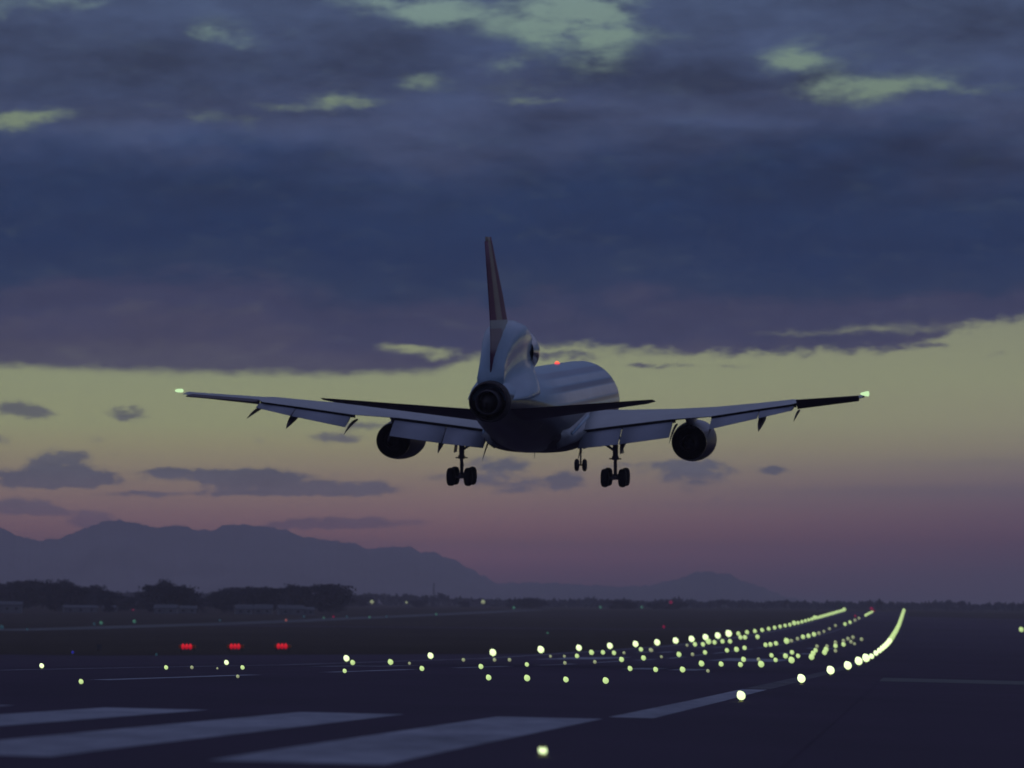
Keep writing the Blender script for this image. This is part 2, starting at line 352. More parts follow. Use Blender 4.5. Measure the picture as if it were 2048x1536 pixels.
for s0 in (250, 550, 700): 
    paint('touchdown_mark', [(s0, s0 + 22, 13.5 + k * 3, 15.3 + k * 3) for k in range(2)] + [(s0, s0 + 22, 36.5 - k * 3, 38.3 - k * 3) for k in range(2)])

# ---------------------------------------------------------------- mountains
def ridge(name, D, prof, depth, foot, m, seed, rough=1.0):
    # prof: skyline as (bearing units, height units) of the photo's angular scale, built as a range of hills D metres away
    random.seed(seed); bm = bmesh.new(); cols = []
    x0, x1 = prof[0][0], prof[-1][0]; n = int((x1 - x0) / 3)
    rows = 20
    for i in range(n + 1):
        u = x0 + (x1 - x0) * i / n
        v = interp(u, prof); yh = YH + .00873 * (u - 1024)
        a = math.atan((u - 1024) / F_PX)
        H = (yh - v) / F_PX * D
        H += rough * D / 14000.0 * (noise.fractal(Vector((u / 22.0, seed, 0)), .8, 2.0, 6) * 10)
        col = []
        for j in range(rows + 1):
            t = j / rows               # 0 at the near foot, 1 on the crest and beyond
            if t < .7: h = (t / .7) ** 1.25; 
            else: h = 1 - ((t - .7) / .3) ** 1.5
            r = D - foot + (foot + depth) * t
            rid = noise.fractal(Vector((u / 60.0, r / 900.0, seed * 3)), 1.0, 2.0, 6)
            z = -8 + (H + 8) * h * (1 + (.28 * rid if abs(t - .7) > .01 else 0) * (1 - h) * 2)
            col.append(bm.verts.new((math.sin(a) * r, math.cos(a) * r, z)))
        cols.append(col)
    for a, b in zip(cols, cols[1:]):
        for j in range(rows): bm.faces.new((a[j], b[j], b[j + 1], a[j + 1]))
    for f in bm.faces:
        f.normal_update()
        if f.normal.z < 0: f.normal_flip()
    return tag(obj(name, bm, m, smooth=True, normals=False), kind='structure')
M_rock = mat('hill_rock', (.2, .19, .19), .95, spec=.1, noise_amt=.35, nscale=.002)
ridge('mountains', 14000, [(-1600, 1120), (-900, 1060), (-420, 1020), (-160, 1000), (0, 1050), (35, 1066), (80, 1080), (125, 1072), (155, 1060), (185, 1049), (215, 1038), (240, 1034), (262, 1040), (290, 1046), (322, 1051), (347, 1046),
       (372, 1048), (392, 1056), (430, 1056), (450, 1047), (472, 1043), (500, 1047), (540, 1048), (575, 1055), (600, 1067), (640, 1075), (680, 1079), (715, 1083), (735, 1095), (780, 1090), (805, 1088), (840, 1098),
       (880, 1104), (920, 1122), (950, 1138), (985, 1160), (1040, 1182), (1110, 1198), (1180, 1206), (1250, 1208)], 1800, 2600, M_rock, 3)
ridge('mountains', 17500, [(700, 1150), (900, 1158), (1000, 1166), (1080, 1163), (1160, 1168), (1240, 1172), (1300, 1170), (1345, 1160), (1385, 1146), (1420, 1140), (1455, 1145), (1490, 1160), (1530, 1176), (1570, 1191), (1620, 1203), (1700, 1210), (1800, 1212)],
      2000, 2500, mat('far_hill_rock', (.05, .05, .055), .95, spec=.1, noise_amt=.35, nscale=.002), 8)

# ---------------------------------------------------------------- trees, woodland, houses
M_leaf = mat('foliage', (.02, .024, .036), .9, spec=.1, noise_amt=.4, nscale=.6)
M_bark = mat('bark', (.08, .065, .05), .9, spec=.1)
def tree_mesh(seed, H, W, n, leaf):
    random.seed(seed); bm = bmesh.new(); tr = bmesh.new()
    tube(tr, (0, 0, -.4), (W * .03, 0, H * .45), H * .028, H * .016, 8)
    cl = []
    for k in range(15):
        a = random.uniform(0, 6.28); rr = W * .5 * random.uniform(.15, .8); z = H * (random.uniform(.4, .9) if k < 9 else random.uniform(.1, .45)) * (1 - .2 * rr / W)
        c = Vector((rr * math.cos(a), rr * math.sin(a), z)); cl.append((c, W * random.uniform(.16, .3), H * random.uniform(.09, .17)))
        tube(tr, (W * .02, 0, H * random.uniform(.25, .45)), c, H * .012, H * .004, 5)
    for k in range(n):
        c, rw, rh = random.choice(cl)
        d = Vector([random.gauss(0, 1) for _ in range(3)]).normalized() * random.choice((random.uniform(.4, 1.0), random.uniform(.5, 1.35)))
        p = c + Vector((d.x * rw, d.y * rw, d.z * rh)); s = leaf * random.uniform(.6, 1.5)
        u = Vector([random.gauss(0, 1) for _ in range(3)]).normalized(); w = u.orthogonal().normalized()
        v = [bm.verts.new(p + u * s), bm.verts.new(p + w * s * .8), bm.verts.new(p - u * s * .9), bm.verts.new(p - w * s * .7)]
        bm.faces.new(v)
    a = bpy.data.meshes.new('crown'); bm.to_mesh(a); bm.free(); a.materials.append(M_leaf)
    b = bpy.data.meshes.new('trunk'); tr.to_mesh(b); tr.free(); b.materials.append(M_bark)
    return a, b
TREES = [tree_mesh(11, 1.0, .95, 1700, .030), tree_mesh(12, 1.0, 1.3, 2000, .036), tree_mesh(13, 1.0, .7, 1400, .028), tree_mesh(14, 1.0, 1.05, 700, .034), tree_mesh(15, 1.0, 1.6, 2000, .038)]
def pxl(x, D): return math.sin(math.atan((x - 1024) / F_PX)) * D, math.cos(math.atan((x - 1024) / F_PX)) * D
def land_z(X, Y):
    s = AX.x * X + AX.y * Y; l = LX.x * X + LX.y * Y
    return ground(s, l)
def tree(bearing, D, top, kind, label, wid=1.0, group='trees along the far edge of the airfield'):
    X, Y = pxl(bearing, D); z = land_z(X, Y)
    H = (YH + .00873 * (bearing - 1024) - top) / F_PX * D - z
    o = empty('tree', (X, Y, z)); o.rotation_euler.z = (bearing * 1.37) % 6.28; o.scale = (H * wid, H * wid, H)
    for nm, me in zip(('crown', 'trunk'), TREES[kind]):
        c = bpy.data.objects.new(nm, me); COL.objects.link(c); c.parent = o
    return tag(o, label, 'tree', group)
random.seed(5)
sky_l = [(0, 1158), (25, 1160), (45, 1163), (62, 1156), (90, 1157), (115, 1156), (140, 1156), (158, 1164), (175, 1174), (190, 1167), (205, 1168), (215, 1178), (240, 1188), (262, 1183), (285, 1184), (305, 1180), (318, 1166), (330, 1155), (343, 1160), (360, 1172), (378, 1179),
         (400, 1187), (425, 1183), (450, 1178), (468, 1172), (490, 1169), (515, 1166), (540, 1172), (560, 1168), (582, 1165), (604, 1168), (625, 1171), (645, 1166), (662, 1165), (676, 1172)]
adj = ['low spreading', 'broad round', 'narrow tall', 'thin open', 'wide flat-topped']
desc = {0: 'round-headed', 1: 'broad-crowned', 2: 'narrow upright', 3: 'thin-leaved', 4: 'wide spreading'}
def where(b):
    if b < 55: return 'from the left edge of the picture'
    if b < 160: return 'in the tall left clump of trees'
    if b < 230: return 'just right of the tall left clump'
    if b < 312: return 'in the gap left of the pointed tree'
    if b < 352: return 'around the pointed tree'
    if b < 460: return 'between the pointed tree and the grove'
    if b < 560: return 'in the left half of the grove'
    if b < 690: return 'in the right half of the grove'
    return 'in the low line right of the dark grove'
cnt = {}
ordn = ['first', 'second', 'third', 'fourth', 'fifth', 'sixth', 'seventh', 'eighth', 'ninth', 'tenth', 'eleventh', 'twelfth']
tl = []
for b, t in sky_l:
    for q in range(2):
        tl.append((b + (0 if q == 0 else 9 + random.uniform(-3, 3)), random.uniform(2300, 2800) if q == 0 else random.uniform(2800, 3200), t + (0 if q == 0 else random.uniform(2, 9)), random.choice([0, 1, 2, 3, 4, 1, 4]) if b != 330 else 2))
tl.sort()
for b, D, t, k in tl:
    w_ = where(b); c = cnt.get(w_, 0); cnt[w_] = c + 1
    if b == 330: tree(b, D, t, 2, 'slim dark tree whose pointed top stands highest in the middle of the left tree line', .7); continue
    tree(b, D, t, k, '%s tree, %s %s' % (desc[k], ordn[c] if c < 12 else 'last', w_), random.uniform(.85, 1.25))
for b, t, k, lab in [(735, 1187, 1, 'small round tree standing alone right of the dark grove, by the mast lights'), (700, 1193, 4, 'low tree just right of the end of the dark grove'), (715, 1196, 4, 'lowest tree beside the dark grove, partly behind the small round tree'),
                     (840, 1200, 4, 'low dark bush on the horizon below the thin radio mast'), (930, 1200, 1, 'small dark bush on the horizon right of the thin radio mast'),
                     (1038, 1198, 4, 'left low tree of the mound of trees on the horizon below the nose wheels'), (1053, 1192, 1, 'tallest tree of the mound on the horizon below the airliner'), (1070, 1198, 4, 'right low tree of the mound of trees on the horizon'),
                     (1240, 1201, 4, 'low spreading bush on the horizon above the left runway lights'), (1262, 1203, 4, 'smaller bush right beside the low spreading bush on the horizon'),
                     (1350, 1202, 4, 'low dark tree on the horizon with a tiny red lamp beside it'), (1320, 1205, 4, 'flat bush left of the dark tree with the red lamp')]:
    tree(b, 3600, t, k, lab, 2.2 if k == 4 else 1.3, 'small trees on the horizon')
# far wood: one mass of crowns no one could count
random.seed(21); bm = bmesh.new()
for k in range(5200):
    b = random.uniform(-300, 2400); D = random.uniform(4300, 4900); X, Y = pxl(b, D)
    hmax = 7.0 + 2.5 * noise.noise(Vector((b / 40.0, 0, 1.5))) + (3.5 if b < 900 else 0) + 1.2 * noise.noise(Vector((b / 9.0, 0, 9)))
    z = -5.2 + random.uniform(0, 1) ** .7 * hmax; s = random.uniform(1.5, 3.2)
    p = Vector((X, Y, z)); u = Vector([random.gauss(0, 1) for _ in range(3)]).normalized(); w = u.orthogonal().normalized()
    bm.faces.new([bm.verts.new(p + u * s * 2), bm.verts.new(p + w * s), bm.verts.new(p - u * s * 2), bm.verts.new(p - w * s)])
tag(obj('woodland', bm, M_leaf, normals=False), 'dark far-off wood forming the low line of the horizon', 'woodland', kind='stuff')
# houses in front of the grove
M_wall = mat('pale_wall', (.15, .165, .17), .8, noise_amt=.3, nscale=.3); M_roof = mat('roof_sheet', (.085, .095, .105), .8, noise_amt=.2, nscale=.2); M_glass = mat('window_glass', (.03, .035, .04), .2)
def house(b, D, w, dp, hw, hr, label):
    X, Y = pxl(b, D); o = empty('house', (X, Y, land_z(X, Y))); o.rotation_euler.z = math.atan((1024 - b) / F_PX) * 1 + .15 * math.sin(b)
    bm = bmesh.new(); box(bm, (0, 0, hw / 2), (w, dp, hw)); obj('wall', bm, M_wall, o)
    bm = bmesh.new(); e = .5
    loft(bm, [[(x, -dp / 2 - e, hw), (x, dp / 2 + e, hw), (x, dp / 2 + e, hw + .15), (x, 0, hw + hr), (x, -dp / 2 - e, hw + .15)] for x in (-w / 2 - e, w / 2 + e)]); obj('roof', bm, M_roof, o)
    for k in range(max(2, int(w / 5))):
        bm = bmesh.new(); box(bm, (-w / 2 + (k + .5) * w / max(2, int(w / 5)), -dp / 2 - .03, hw * .55), (1.4, .1, 1.2)); obj('window', bm, M_glass, o)
    return tag(o, label, 'house', 'low buildings in front of the trees')
house(338, 2250, 12.8, 9, 3.0, 2.2, 'pale low house below the pointed tree')
house(380, 2300, 10.2, 8, 2.6, 1.8, 'small pale house right of the house below the pointed tree')
house(492, 2250, 9.3, 8, 2.9, 2.7, 'pale gabled house at the left end of the dark grove')
house(532, 2280, 10.2, 8, 2.9, 2.7, 'pale gabled house in front of the middle of the dark grove')
house(586, 2240, 14.4, 9, 3.2, 2.3, 'widest pale building in front of the right half of the dark grove')
house(618, 2260, 7.6, 8, 2.6, 1.8, 'small pale shed at the right end of the building row')
house(12, 2200, 20.4, 10, 4.5, 2.0, 'long building with a pale roof at the left edge of the picture')
house(165, 2300, 18.7, 9, 2.6, 1.6, 'long low building in front of the tall left clump of trees')
house(225, 2350, 7.6, 8, 2.4, 1.6, 'little building between the tall left clump and the pointed tree')

# masts
M_dark = mat('dark_metal', (.06, .06, .065), .6, metal=.4)
def mast(b, D, top, r, label, cat, cabin=False):
    X, Y = pxl(b, D); z = land_z(X, Y); H = (YH + .00873 * (b - 1024) - top) / F_PX * D - z
    o = empty('radio_mast' if not cabin else 'control_mast', (X, Y, z))
    bm = bmesh.new()
    for k in range(3):
        a = k * 2.094; tube(bm, (r * 2.2 * math.cos(a), r * 2.2 * math.sin(a), 0), (r * .3 * math.cos(a), r * .3 * math.sin(a), H), r * .28, r * .2, 6)
    for k in range(12):
        z0 = H * k / 12; q = r * 2.2 * (1 - k / 12 * .86)
        for j in range(3): tube(bm, (q * math.cos(j * 2.094), q * math.sin(j * 2.094), z0), (q * .9 * math.cos(j * 2.094 + 2.094), q * .9 * math.sin(j * 2.094 + 2.094), z0 + H / 12), r * .12, n=4)
    obj('lattice', bm, M_dark, o)
    if cabin:
        bm = bmesh.new(); lathe(bm, [(0, 1.2), (1.6, 2.2), (3.0, 2.2), (3.3, 1.2), (3.9, .3)], (0, 0, H * .55), 12, 'z'); obj('cabin', bm, M_dark, o)
    return tag(o, label, cat)
mast(871, 3500, 1166, .8, 'tall thin radio mast on the horizon below the left main wheels', 'mast')
mast(1761, 3600, 1197, 1.4, 'short dark mast on the horizon between the runway light rows', 'mast', True)
INSET = [(112.0,23.7,7),(138.6,23.69,5),(146.5,11.23,9),(148.8,12.91,8),(149.4,14.44,9),(150.0,15.97,8),(169.7,24.33,6),(190.7,23.56,7),(196.6,33.37,6),(197.6,37.45,6),(202.8,35.74,3),(203.3,37.17,5),(214.2,23.23,7),(220.9,14.14,7),(221.7,12.68,8),(224.7,15.84,7),(226.5,11.5,5),(247.4,23.93,6),(266.6,35.09,8),(267.7,37.84,7),(277.9,35.22,4),(283.7,24.69,5),(297.2,15.58,8),(300.4,11.23,9),(301.1,12.82,7),(301.9,14.33,7),(305.1,24.23,5),(331.8,24.11,7),(334.5,33.84,5),(335.0,35.17,5),(335.7,37.91,5),(361.7,24.27,7),(364.9,10.85,9),(372.9,15.59,7),(385.0,12.99,6),(397.3,15.11,5),(416.2,26.03,4),(419.9,35.27,6),(433.4,37.78,4),(433.7,39.35,4),(438.4,10.83,8),(440.8,25.62,7),(452.3,14.13,7),(459.9,25.15,5),(463.1,16.1,6),(463.9,13.03,6),(478.6,35.7,6),(479.3,38.49,7),(489.4,25.22,6),(489.6,37.89,6),(499.8,36.01,4),(504.2,12.26,7),(524.5,15.53,6),(528.1,11.32,7),(536.8,24.69,6),(546.6,35.57,5),(551.6,24.05,7),(559.9,36.58,5),(560.3,37.96,6),(578.2,13.7,6),(588.4,10.99,5),(595.9,12.55,7),(603.1,25.07,6),(698.2,25.33,6),(700.5,16.34,5),(707.0,14.72,5),(712.8,13.32,6),(716.6,25.1,6),(716.8,37.32,6),(717.4,38.8,6),(718.0,40.28,4),(754.2,25.38,6),(766.1,12.78,6),(787.5,39.91,8),(787.7,38.72,6),(804.2,24.93,8),(817.8,11.38,4),(821.6,38.73,6),(821.7,37.18,6),(837.2,15.65,5),(857.4,25.51,5),(866.5,12.82,5),(892.7,14.89,5),(924.3,26.1,5),(952.1,11.58,5),(959.4,14.92,5),(964.4,41.09,6),(964.6,40.0,6),(979.6,26.31,6),(983.3,37.68,6),(1014.7,14.51,5),(1017.6,25.93,6),(1060.9,51.09,6),(1073.1,25.86,6),(1136.1,25.95,5),(1196.7,51.29,6),(1240.7,26.78,4),(1374.0,27.77,4),(1550.8,29.01,4),(1619.3,26.43,7),(1742.0,26.25,6),(1870.3,25.84,5),(2020.1,25.89,4),(2289.2,25.61,6)]

# ---------------------------------------------------------------- airfield lights
def lamp_mat(name, top, low, s):
    m = bpy.data.materials.new(name); m.use_nodes = True; t = m.node_tree; t.nodes.clear()
    g = t.nodes.new('ShaderNodeTexCoord'); sp = t.nodes.new('ShaderNodeSeparateXYZ'); t.links.new(g.outputs['Generated'], sp.inputs[0])
    mr = t.nodes.new('ShaderNodeMapRange'); mr.inputs[1].default_value = .1; mr.inputs[2].default_value = .75; t.links.new(sp.outputs[2], mr.inputs[0])
    mx = t.nodes.new('ShaderNodeMix'); mx.data_type = 'RGBA'; mx.inputs[6].default_value = (*lin(low), 1); mx.inputs[7].default_value = (*lin(top), 1); t.links.new(mr.outputs[0], mx.inputs[0])
    e = t.nodes.new('ShaderNodeEmission'); e.inputs[1].default_value = s; t.links.new(mx.outputs[2], e.inputs[0])
    o = t.nodes.new('ShaderNodeOutputMaterial'); t.links.new(e.outputs[0], o.inputs[0]); return m
M_lw = lamp_mat('lit_white', (196, 224, 150), (170, 196, 130), 1.2)
M_lb = lamp_mat('lit_bright', (218, 238, 182), (200, 222, 160), 1.9)
M_ld = lamp_mat('lit_dim', (160, 172, 132), (120, 122, 98), 1.0)
M_lr = lamp_mat('lit_red', (225, 40, 55), (160, 12, 38), .85)
M_lrd = lamp_mat('lit_dim_red', (130, 20, 60), (90, 12, 44), 1.0)
M_lg = lamp_mat('lit_green', (62, 108, 92), (42, 78, 72), 1.0)
M_lt = lamp_mat('lit_teal', (36, 64, 76), (30, 50, 62), 1.0)
M_lblue = lamp_mat('lit_blue', (40, 45, 150), (30, 30, 100), 1.0)
M_house = mat('lamp_housing', (.3, .26, .06), .5)
def lens_mesh(m):
    bm = bmesh.new()
    # flattened dome lens, a little taller than wide with a blunt point
    lathe(bm, [(-1.0, .12), (-.93, .45), (-.7, .76), (-.35, .95), (0, 1.0), (.3, .93), (.6, .74), (.85, .48), (1.02, .2), (1.06, .05)], (0, 0, 0), 16, 'z')
    bmesh.ops.recalc_face_normals(bm, faces=bm.faces)
    me = bpy.data.meshes.new('lens'); bm.to_mesh(me); bm.free(); me.materials.append(m)
    for p in me.polygons: p.use_smooth = True
    return me
LENS = {k: lens_mesh(m) for k, m in dict(w=M_lw, B=M_lb, d=M_ld, r=M_lr, R=M_lrd, g=M_lg, t=M_lt, b=M_lblue).items()}
bm = bmesh.new(); lathe(bm, [(-.06, .16), (0, .16), (.03, .07), (.2, .06), (.22, .1), (.27, .1)], (0, 0, 0), 14, 'z'); bmesh.ops.recalc_face_normals(bm, faces=bm.faces)
BASE = bpy.data.meshes.new('base'); bm.to_mesh(BASE); bm.free(); BASE.materials.append(M_house)
def lamp(name, s, l, r, kind, label, cat, group, base=True, h=None):
    g = ground(s, l); p = pt(s, l)
    if base:
        o = empty(name, p)
        q = bpy.data.objects.new('lens', LENS[kind]); COL.objects.link(q); q.parent = o; q.location = (0, 0, r * .95 + .02); q.scale = (r * .64, r * .64, r * .73); q.rotation_euler.y = -.55
        q = bpy.data.objects.new('base', BASE); COL.objects.link(q); q.parent = o; q.scale = (max(.5, r * 1.2),) * 3; q.location = (0, 0, .02)
    else:
        o = bpy.data.objects.new(name, LENS[kind]); COL.objects.link(o); o.location = p + Vector((0, 0, r * .95 + .02)); o.scale = (r * .66, r * .66, r * .74); o.rotation_euler.y = -.55
    return tag(o, label, cat, group)
ORD = ['nearest', 'second nearest', 'third nearest', 'fourth nearest', 'fifth nearest', 'sixth nearest', 'seventh nearest', 'eighth nearest', 'ninth nearest', 'tenth nearest', 'eleventh nearest', 'twelfth nearest']
def nth(k):
    if k < 12: return ORD[k]
    sfx = {1: 'st', 2: 'nd', 3: 'rd'}.get(k % 10 if k % 100 not in (11, 12, 13) else 0, 'th') if True else 'th'
    k += 1; sfx = {1: 'st', 2: 'nd', 3: 'rd'}.get(k % 10 if k % 100 not in (11, 12, 13) else 0, 'th')
    return '%d%s nearest' % (k, sfx)
def lr(d): return max(.078, min(.00108 * d + .026, .62 + .00048 * d))
sr = [49.4, 107.8, 167.8, 229.5, 293, 355] + [415 + 60 * k for k in range(43)]
for k, s in enumerate(sr):
    kk = 'B' if s < 900 else 'w'
    r_ = lr(s) * (1.25 if 90 < s < 460 else (1.0 if s < 460 else .8))
    lamp('runway_edge_light', s, 4.57, r_, kk, '%s light of the curving right-hand runway edge row' % nth(k), 'runway light', 'edge lights of the right-hand row', s < 700)
sl = [216.5 + 59.8 * k for k in range(46)]
for k, s in enumerate(sl):
    r_ = lr(s) * (.72 if s < 300 else .95)
    big = s in () or k in (4, 5, 6, 7, 8, 10, 14, 24)
    lamp('runway_edge_light', s, 48.05, r_ * (1.15 if k in (4, 5, 14) else 1.0) * (.75 if s > 1100 and k not in (24, 30, 45) else 1), 'B' if k < 15 else 'w',
         '%s light of the left-hand runway edge row' % nth(k), 'runway light', 'edge lights of the left-hand row', s < 700)
cc = {'c': 0, 'l': 0, 'r': 0}
for s, l, q in INSET:
    rw = 'c' if 21 < l < 32 else ('l' if l >= 32 else 'r')
    if l > 45: continue
    k = cc[rw]; cc[rw] += 1
    r_ = q * s / F_PX
    r_ = min(r_, 1.0) if s > 1200 else r_
    nm, lab, grp = {'c': ('centreline_light', 'light of the runway centre line', 'runway centre line lights'), 'l': ('touchdown_light', 'touchdown light of the bars left of the runway centre line', 'touchdown lights left of the centre line'),
               'r': ('touchdown_light', 'touchdown light of the bars right of the runway centre line', 'touchdown lights right of the centre line')}[rw]
    kd = 'd' if q <= 5 else 'w'
    lamp(nm, s, l, r_, kd, '%s %s %s' % (nth(k), 'small dim' if q <= 5 else 'pale glowing', lab), 'runway light', grp, False)
for k in range(9):
    s = 2350 + k * 62
    lamp('centreline_light', s, 25.8, 1.0, 'w' if k < 7 else 'R', '%s %s far-end centre line light of the runway' % (nth(k), 'pale' if k < 7 else 'dull red'), 'runway light', 'far end of the runway centre line', False)
# small coloured lamps out on the field
misc = [(3060, 29.5, 2.0, 'R', 'dull red lamp at the far end of the runway centre line'), (2219, 30.5, 1.0, 'R', 'faint red lamp beside the far centre line lights'), (2385, 473, 1.1, 'R', 'red lamp under the trees at the far left'),
        (1740, 276, .75, 'o', 'small orange-red lamp on the far taxiway, left of the dark grove end'), (1974, 289, .8, 'R', 'tiny red lamp on the far taxiway right of the orange one'),
        (1213, 282, .9, 't', 'teal taxiway lamp at the left edge of the picture'), (1182, 267, .5, 't', 'faint teal taxiway lamp second from the left edge'), (1430, 298, .7, 't', 'left teal lamp of the close pair on the taxiway'), (1457, 301, .95, 'g', 'green lamp of the close pair on the taxiway'),
        (1551, 307, 1.0, 'g', 'green taxiway lamp below the red lamp at far left'), (1707, 300, .7, 't', 'faint teal taxiway lamp below the dip in the trees'), (1954, 301, .9, 't', 'teal taxiway lamp below the middle of the dark grove'),
        (1901, 283, .7, 'g', 'green taxiway lamp below the right part of the dark grove'), (1980, 283, .8, 't', 'teal taxiway lamp below the right end of the dark grove'), (1962, 269, .8, 'g', 'green taxiway lamp just right of the dark grove'),
        (2042, 271, .8, 't', 'faint taxiway lamp second right of the dark grove'), (2233, 268, .9, 'g', 'dim green taxiway lamp below the thin radio mast'), (2995, 300, 1.6, 'g', 'green lamp on the far field below the airliner'),
        (3470, 271, 1.8, 'g', 'left of two green lamps far out below the right main wheels'), (3594, 243, 1.8, 'g', 'right of two green lamps far out below the right main wheels'), (1246, 114, .45, 'g', 'lone tiny green lamp in the grass above the runway light rows'),
        (1516, 94, .8, 'R', 'lone tiny red lamp in the grass left of the runway light rows'), (547, 117, .28, 'b', 'small blue lamp in the grass at the far left'), (505, 97, .24, 't', 'small teal lamp in the grass left of the red lamp clusters'),
        (1478, -41, 1.3, 'w', 'bright lamp at the right edge of the picture')]
LENS['o'] = lens_mesh(lamp_mat('lit_orange', (150, 92, 88), (120, 56, 58), 1.0))
for s, l, r_, kd, lab in misc: lamp('airfield_lamp', s, l, r_, kd, lab, 'airfield lamp', 'small lamps scattered over the airfield', False)
for b, t, lab, r_ in [(748, 1204, 'pale lamp on a pole by the lone round tree on the horizon', 1.7), (970, 1204, 'pale lamp on a pole on the horizon below the left of the belly', 1.8), (817, 1205, 'faint pale lamp on a pole between the two brighter ones on the horizon', 1.0), (1345, 1205, 'tiny dull red lamp on a pole on the horizon', 1.5)]:
    X, Y = pxl(b, 3500); z = land_z(X, Y); h = (YH + .00873 * (b - 1024) - t) / F_PX * 3500 - z
    o = empty('pole_lamp', (X, Y, z)); bm = bmesh.new(); tube(bm, (0, 0, 0), (0, 0, h), .18, .1, 8); obj('pole', bm, M_dark, o)
    q = bpy.data.objects.new('lens', LENS['d' if 'red' not in lab else 'R']); COL.objects.link(q); q.parent = o; q.location = (0, 0, h); q.scale = (r_,) * 3
    tag(o, lab, 'pole lamp', 'lamps on poles along the horizon')
# red slope lamps: boxes on legs with red lamps in front
M_box = mat('box_paint', (.35, .12, .04), .5)
for k, (s, l) in enumerate([(600, 110.5), (600, 103.0), (600, 95.7)]):
    o = empty('slope_indicator', pt(s, l)); o.rotation_euler.z = -TH
    bm = bmesh.new(); box(bm, (0, .3, .95), (2.6, .9, .55)); bmesh.ops.bevel(bm, geom=list(bm.edges), offset=.05, segments=1, affect='EDGES'); obj('housing', bm, M_box, o)
    for x in (-1.0, 1.0):
        bm = bmesh.new(); tube(bm, (x, .3, 0), (x, .3, .7), .06); obj('leg', bm, M_dark, o)
    for j, x in enumerate((-.56, 0, .56)):
        q = bpy.data.objects.new('lamp', LENS['r']); COL.objects.link(q); q.parent = o; q.location = (x, -.3, .95); q.scale = (.27, .25, .44 if not (k == 0 and j == 0) else .45)
    tag(o, '%s of the three red slope lamp boxes in the grass on the left' % ['leftmost', 'middle', 'rightmost'][k], 'slope indicator', 'red approach slope lamps')
o = place(empty('marker_board'), 600, 124.2); o.rotation_euler.z = -TH - .5
bm = bmesh.new(); box(bm, (0, 0, .75), (.9, .12, .8)); obj('board', bm, M_conc, o)
bm = bmesh.new(); tube(bm, (-.3, 0, 0), (-.3, 0, .4), .04); tube(bm, (.3, 0, 0), (.3, 0, .4), .04); obj('frame', bm, M_dark, o)
tag(o, 'small pale marker board standing in the grass left of the red lamps', 'marker board')
# green threshold lamps just under the lower edge of the picture, shining on the tarmac
M_gl = lamp_mat('lit_threshold_green', (60, 255, 150), (60, 255, 150), GSTR)
LENS['G'] = lens_mesh(M_gl)
for s, l, w_ in [(40.6, 2.45, 'left'), (40.9, -.58, 'right')]:
    lamp('threshold_light', s, l, .07, 'G', 'green threshold lamp on the tarmac, %s one below the picture edge' % w_, 'threshold light', 'green threshold lamps', True)
M_tip = lamp_mat('lit_wingtip', (205, 245, 185), (205, 245, 185), 1.0)
M_nac = mat('nacelle_paint', (.3, .33, .36), .45, metal=.1, noise_amt=.12, nscale=.8)
def shade_below(m, zc, dark):
    t = m.node_tree; b = t.nodes['Principled BSDF']; src = b.inputs['Base Color'].links[0].from_socket
    g = t.nodes.new('ShaderNodeTexCoord'); sp = t.nodes.new('ShaderNodeSeparateXYZ'); t.links.new(g.outputs['Object'], sp.inputs[0])
    mr = t.nodes.new('ShaderNodeMapRange'); mr.inputs[1].default_value = zc - .08; mr.inputs[2].default_value = zc + .08; t.links.new(sp.outputs[2], mr.inputs[0])
    mx = t.nodes.new('ShaderNodeMix'); mx.data_type = 'RGBA'; t.links.new(mr.outputs[0], mx.inputs[0]); mx.inputs[6].default_value = (*dark, 1); t.links.new(src, mx.inputs[7]); t.links.new(mx.outputs[2], b.inputs['Base Color'])
shade_below(M_nac, 3.9, (.05, .04, .055))  # shade on the engines' lower side, painted into the nacelle colour
M_beacon = lamp_mat('lit_beacon', (255, 130, 90), (255, 60, 80), 1.3)

# ---------------------------------------------------------------- the airliner
# local frame: x to starboard, y towards the nose, z up; origin between the main wheels where they would touch down
h_, p_, r_ = R_(8.87), R_(4.686), R_(.236)
fwd = Vector((math.sin(h_) * math.cos(p_), math.cos(h_) * math.cos(p_), math.sin(p_))); rt0 = Vector((math.cos(h_), -math.sin(h_), 0)); up0 = rt0.cross(fwd)
rt = rt0 * math.cos(r_) - up0 * math.sin(r_); up = up0 * math.cos(r_) + rt0 * math.sin(r_)
jet = empty('airliner')
jet.matrix_world = Matrix((rt, fwd, up)).transposed().to_4x4(); jet.location = (1.923, 279.67, 8.211)
tag(jet, 'three-engine airliner with flaps and wheels down coming in to land over the runway', 'airplane')

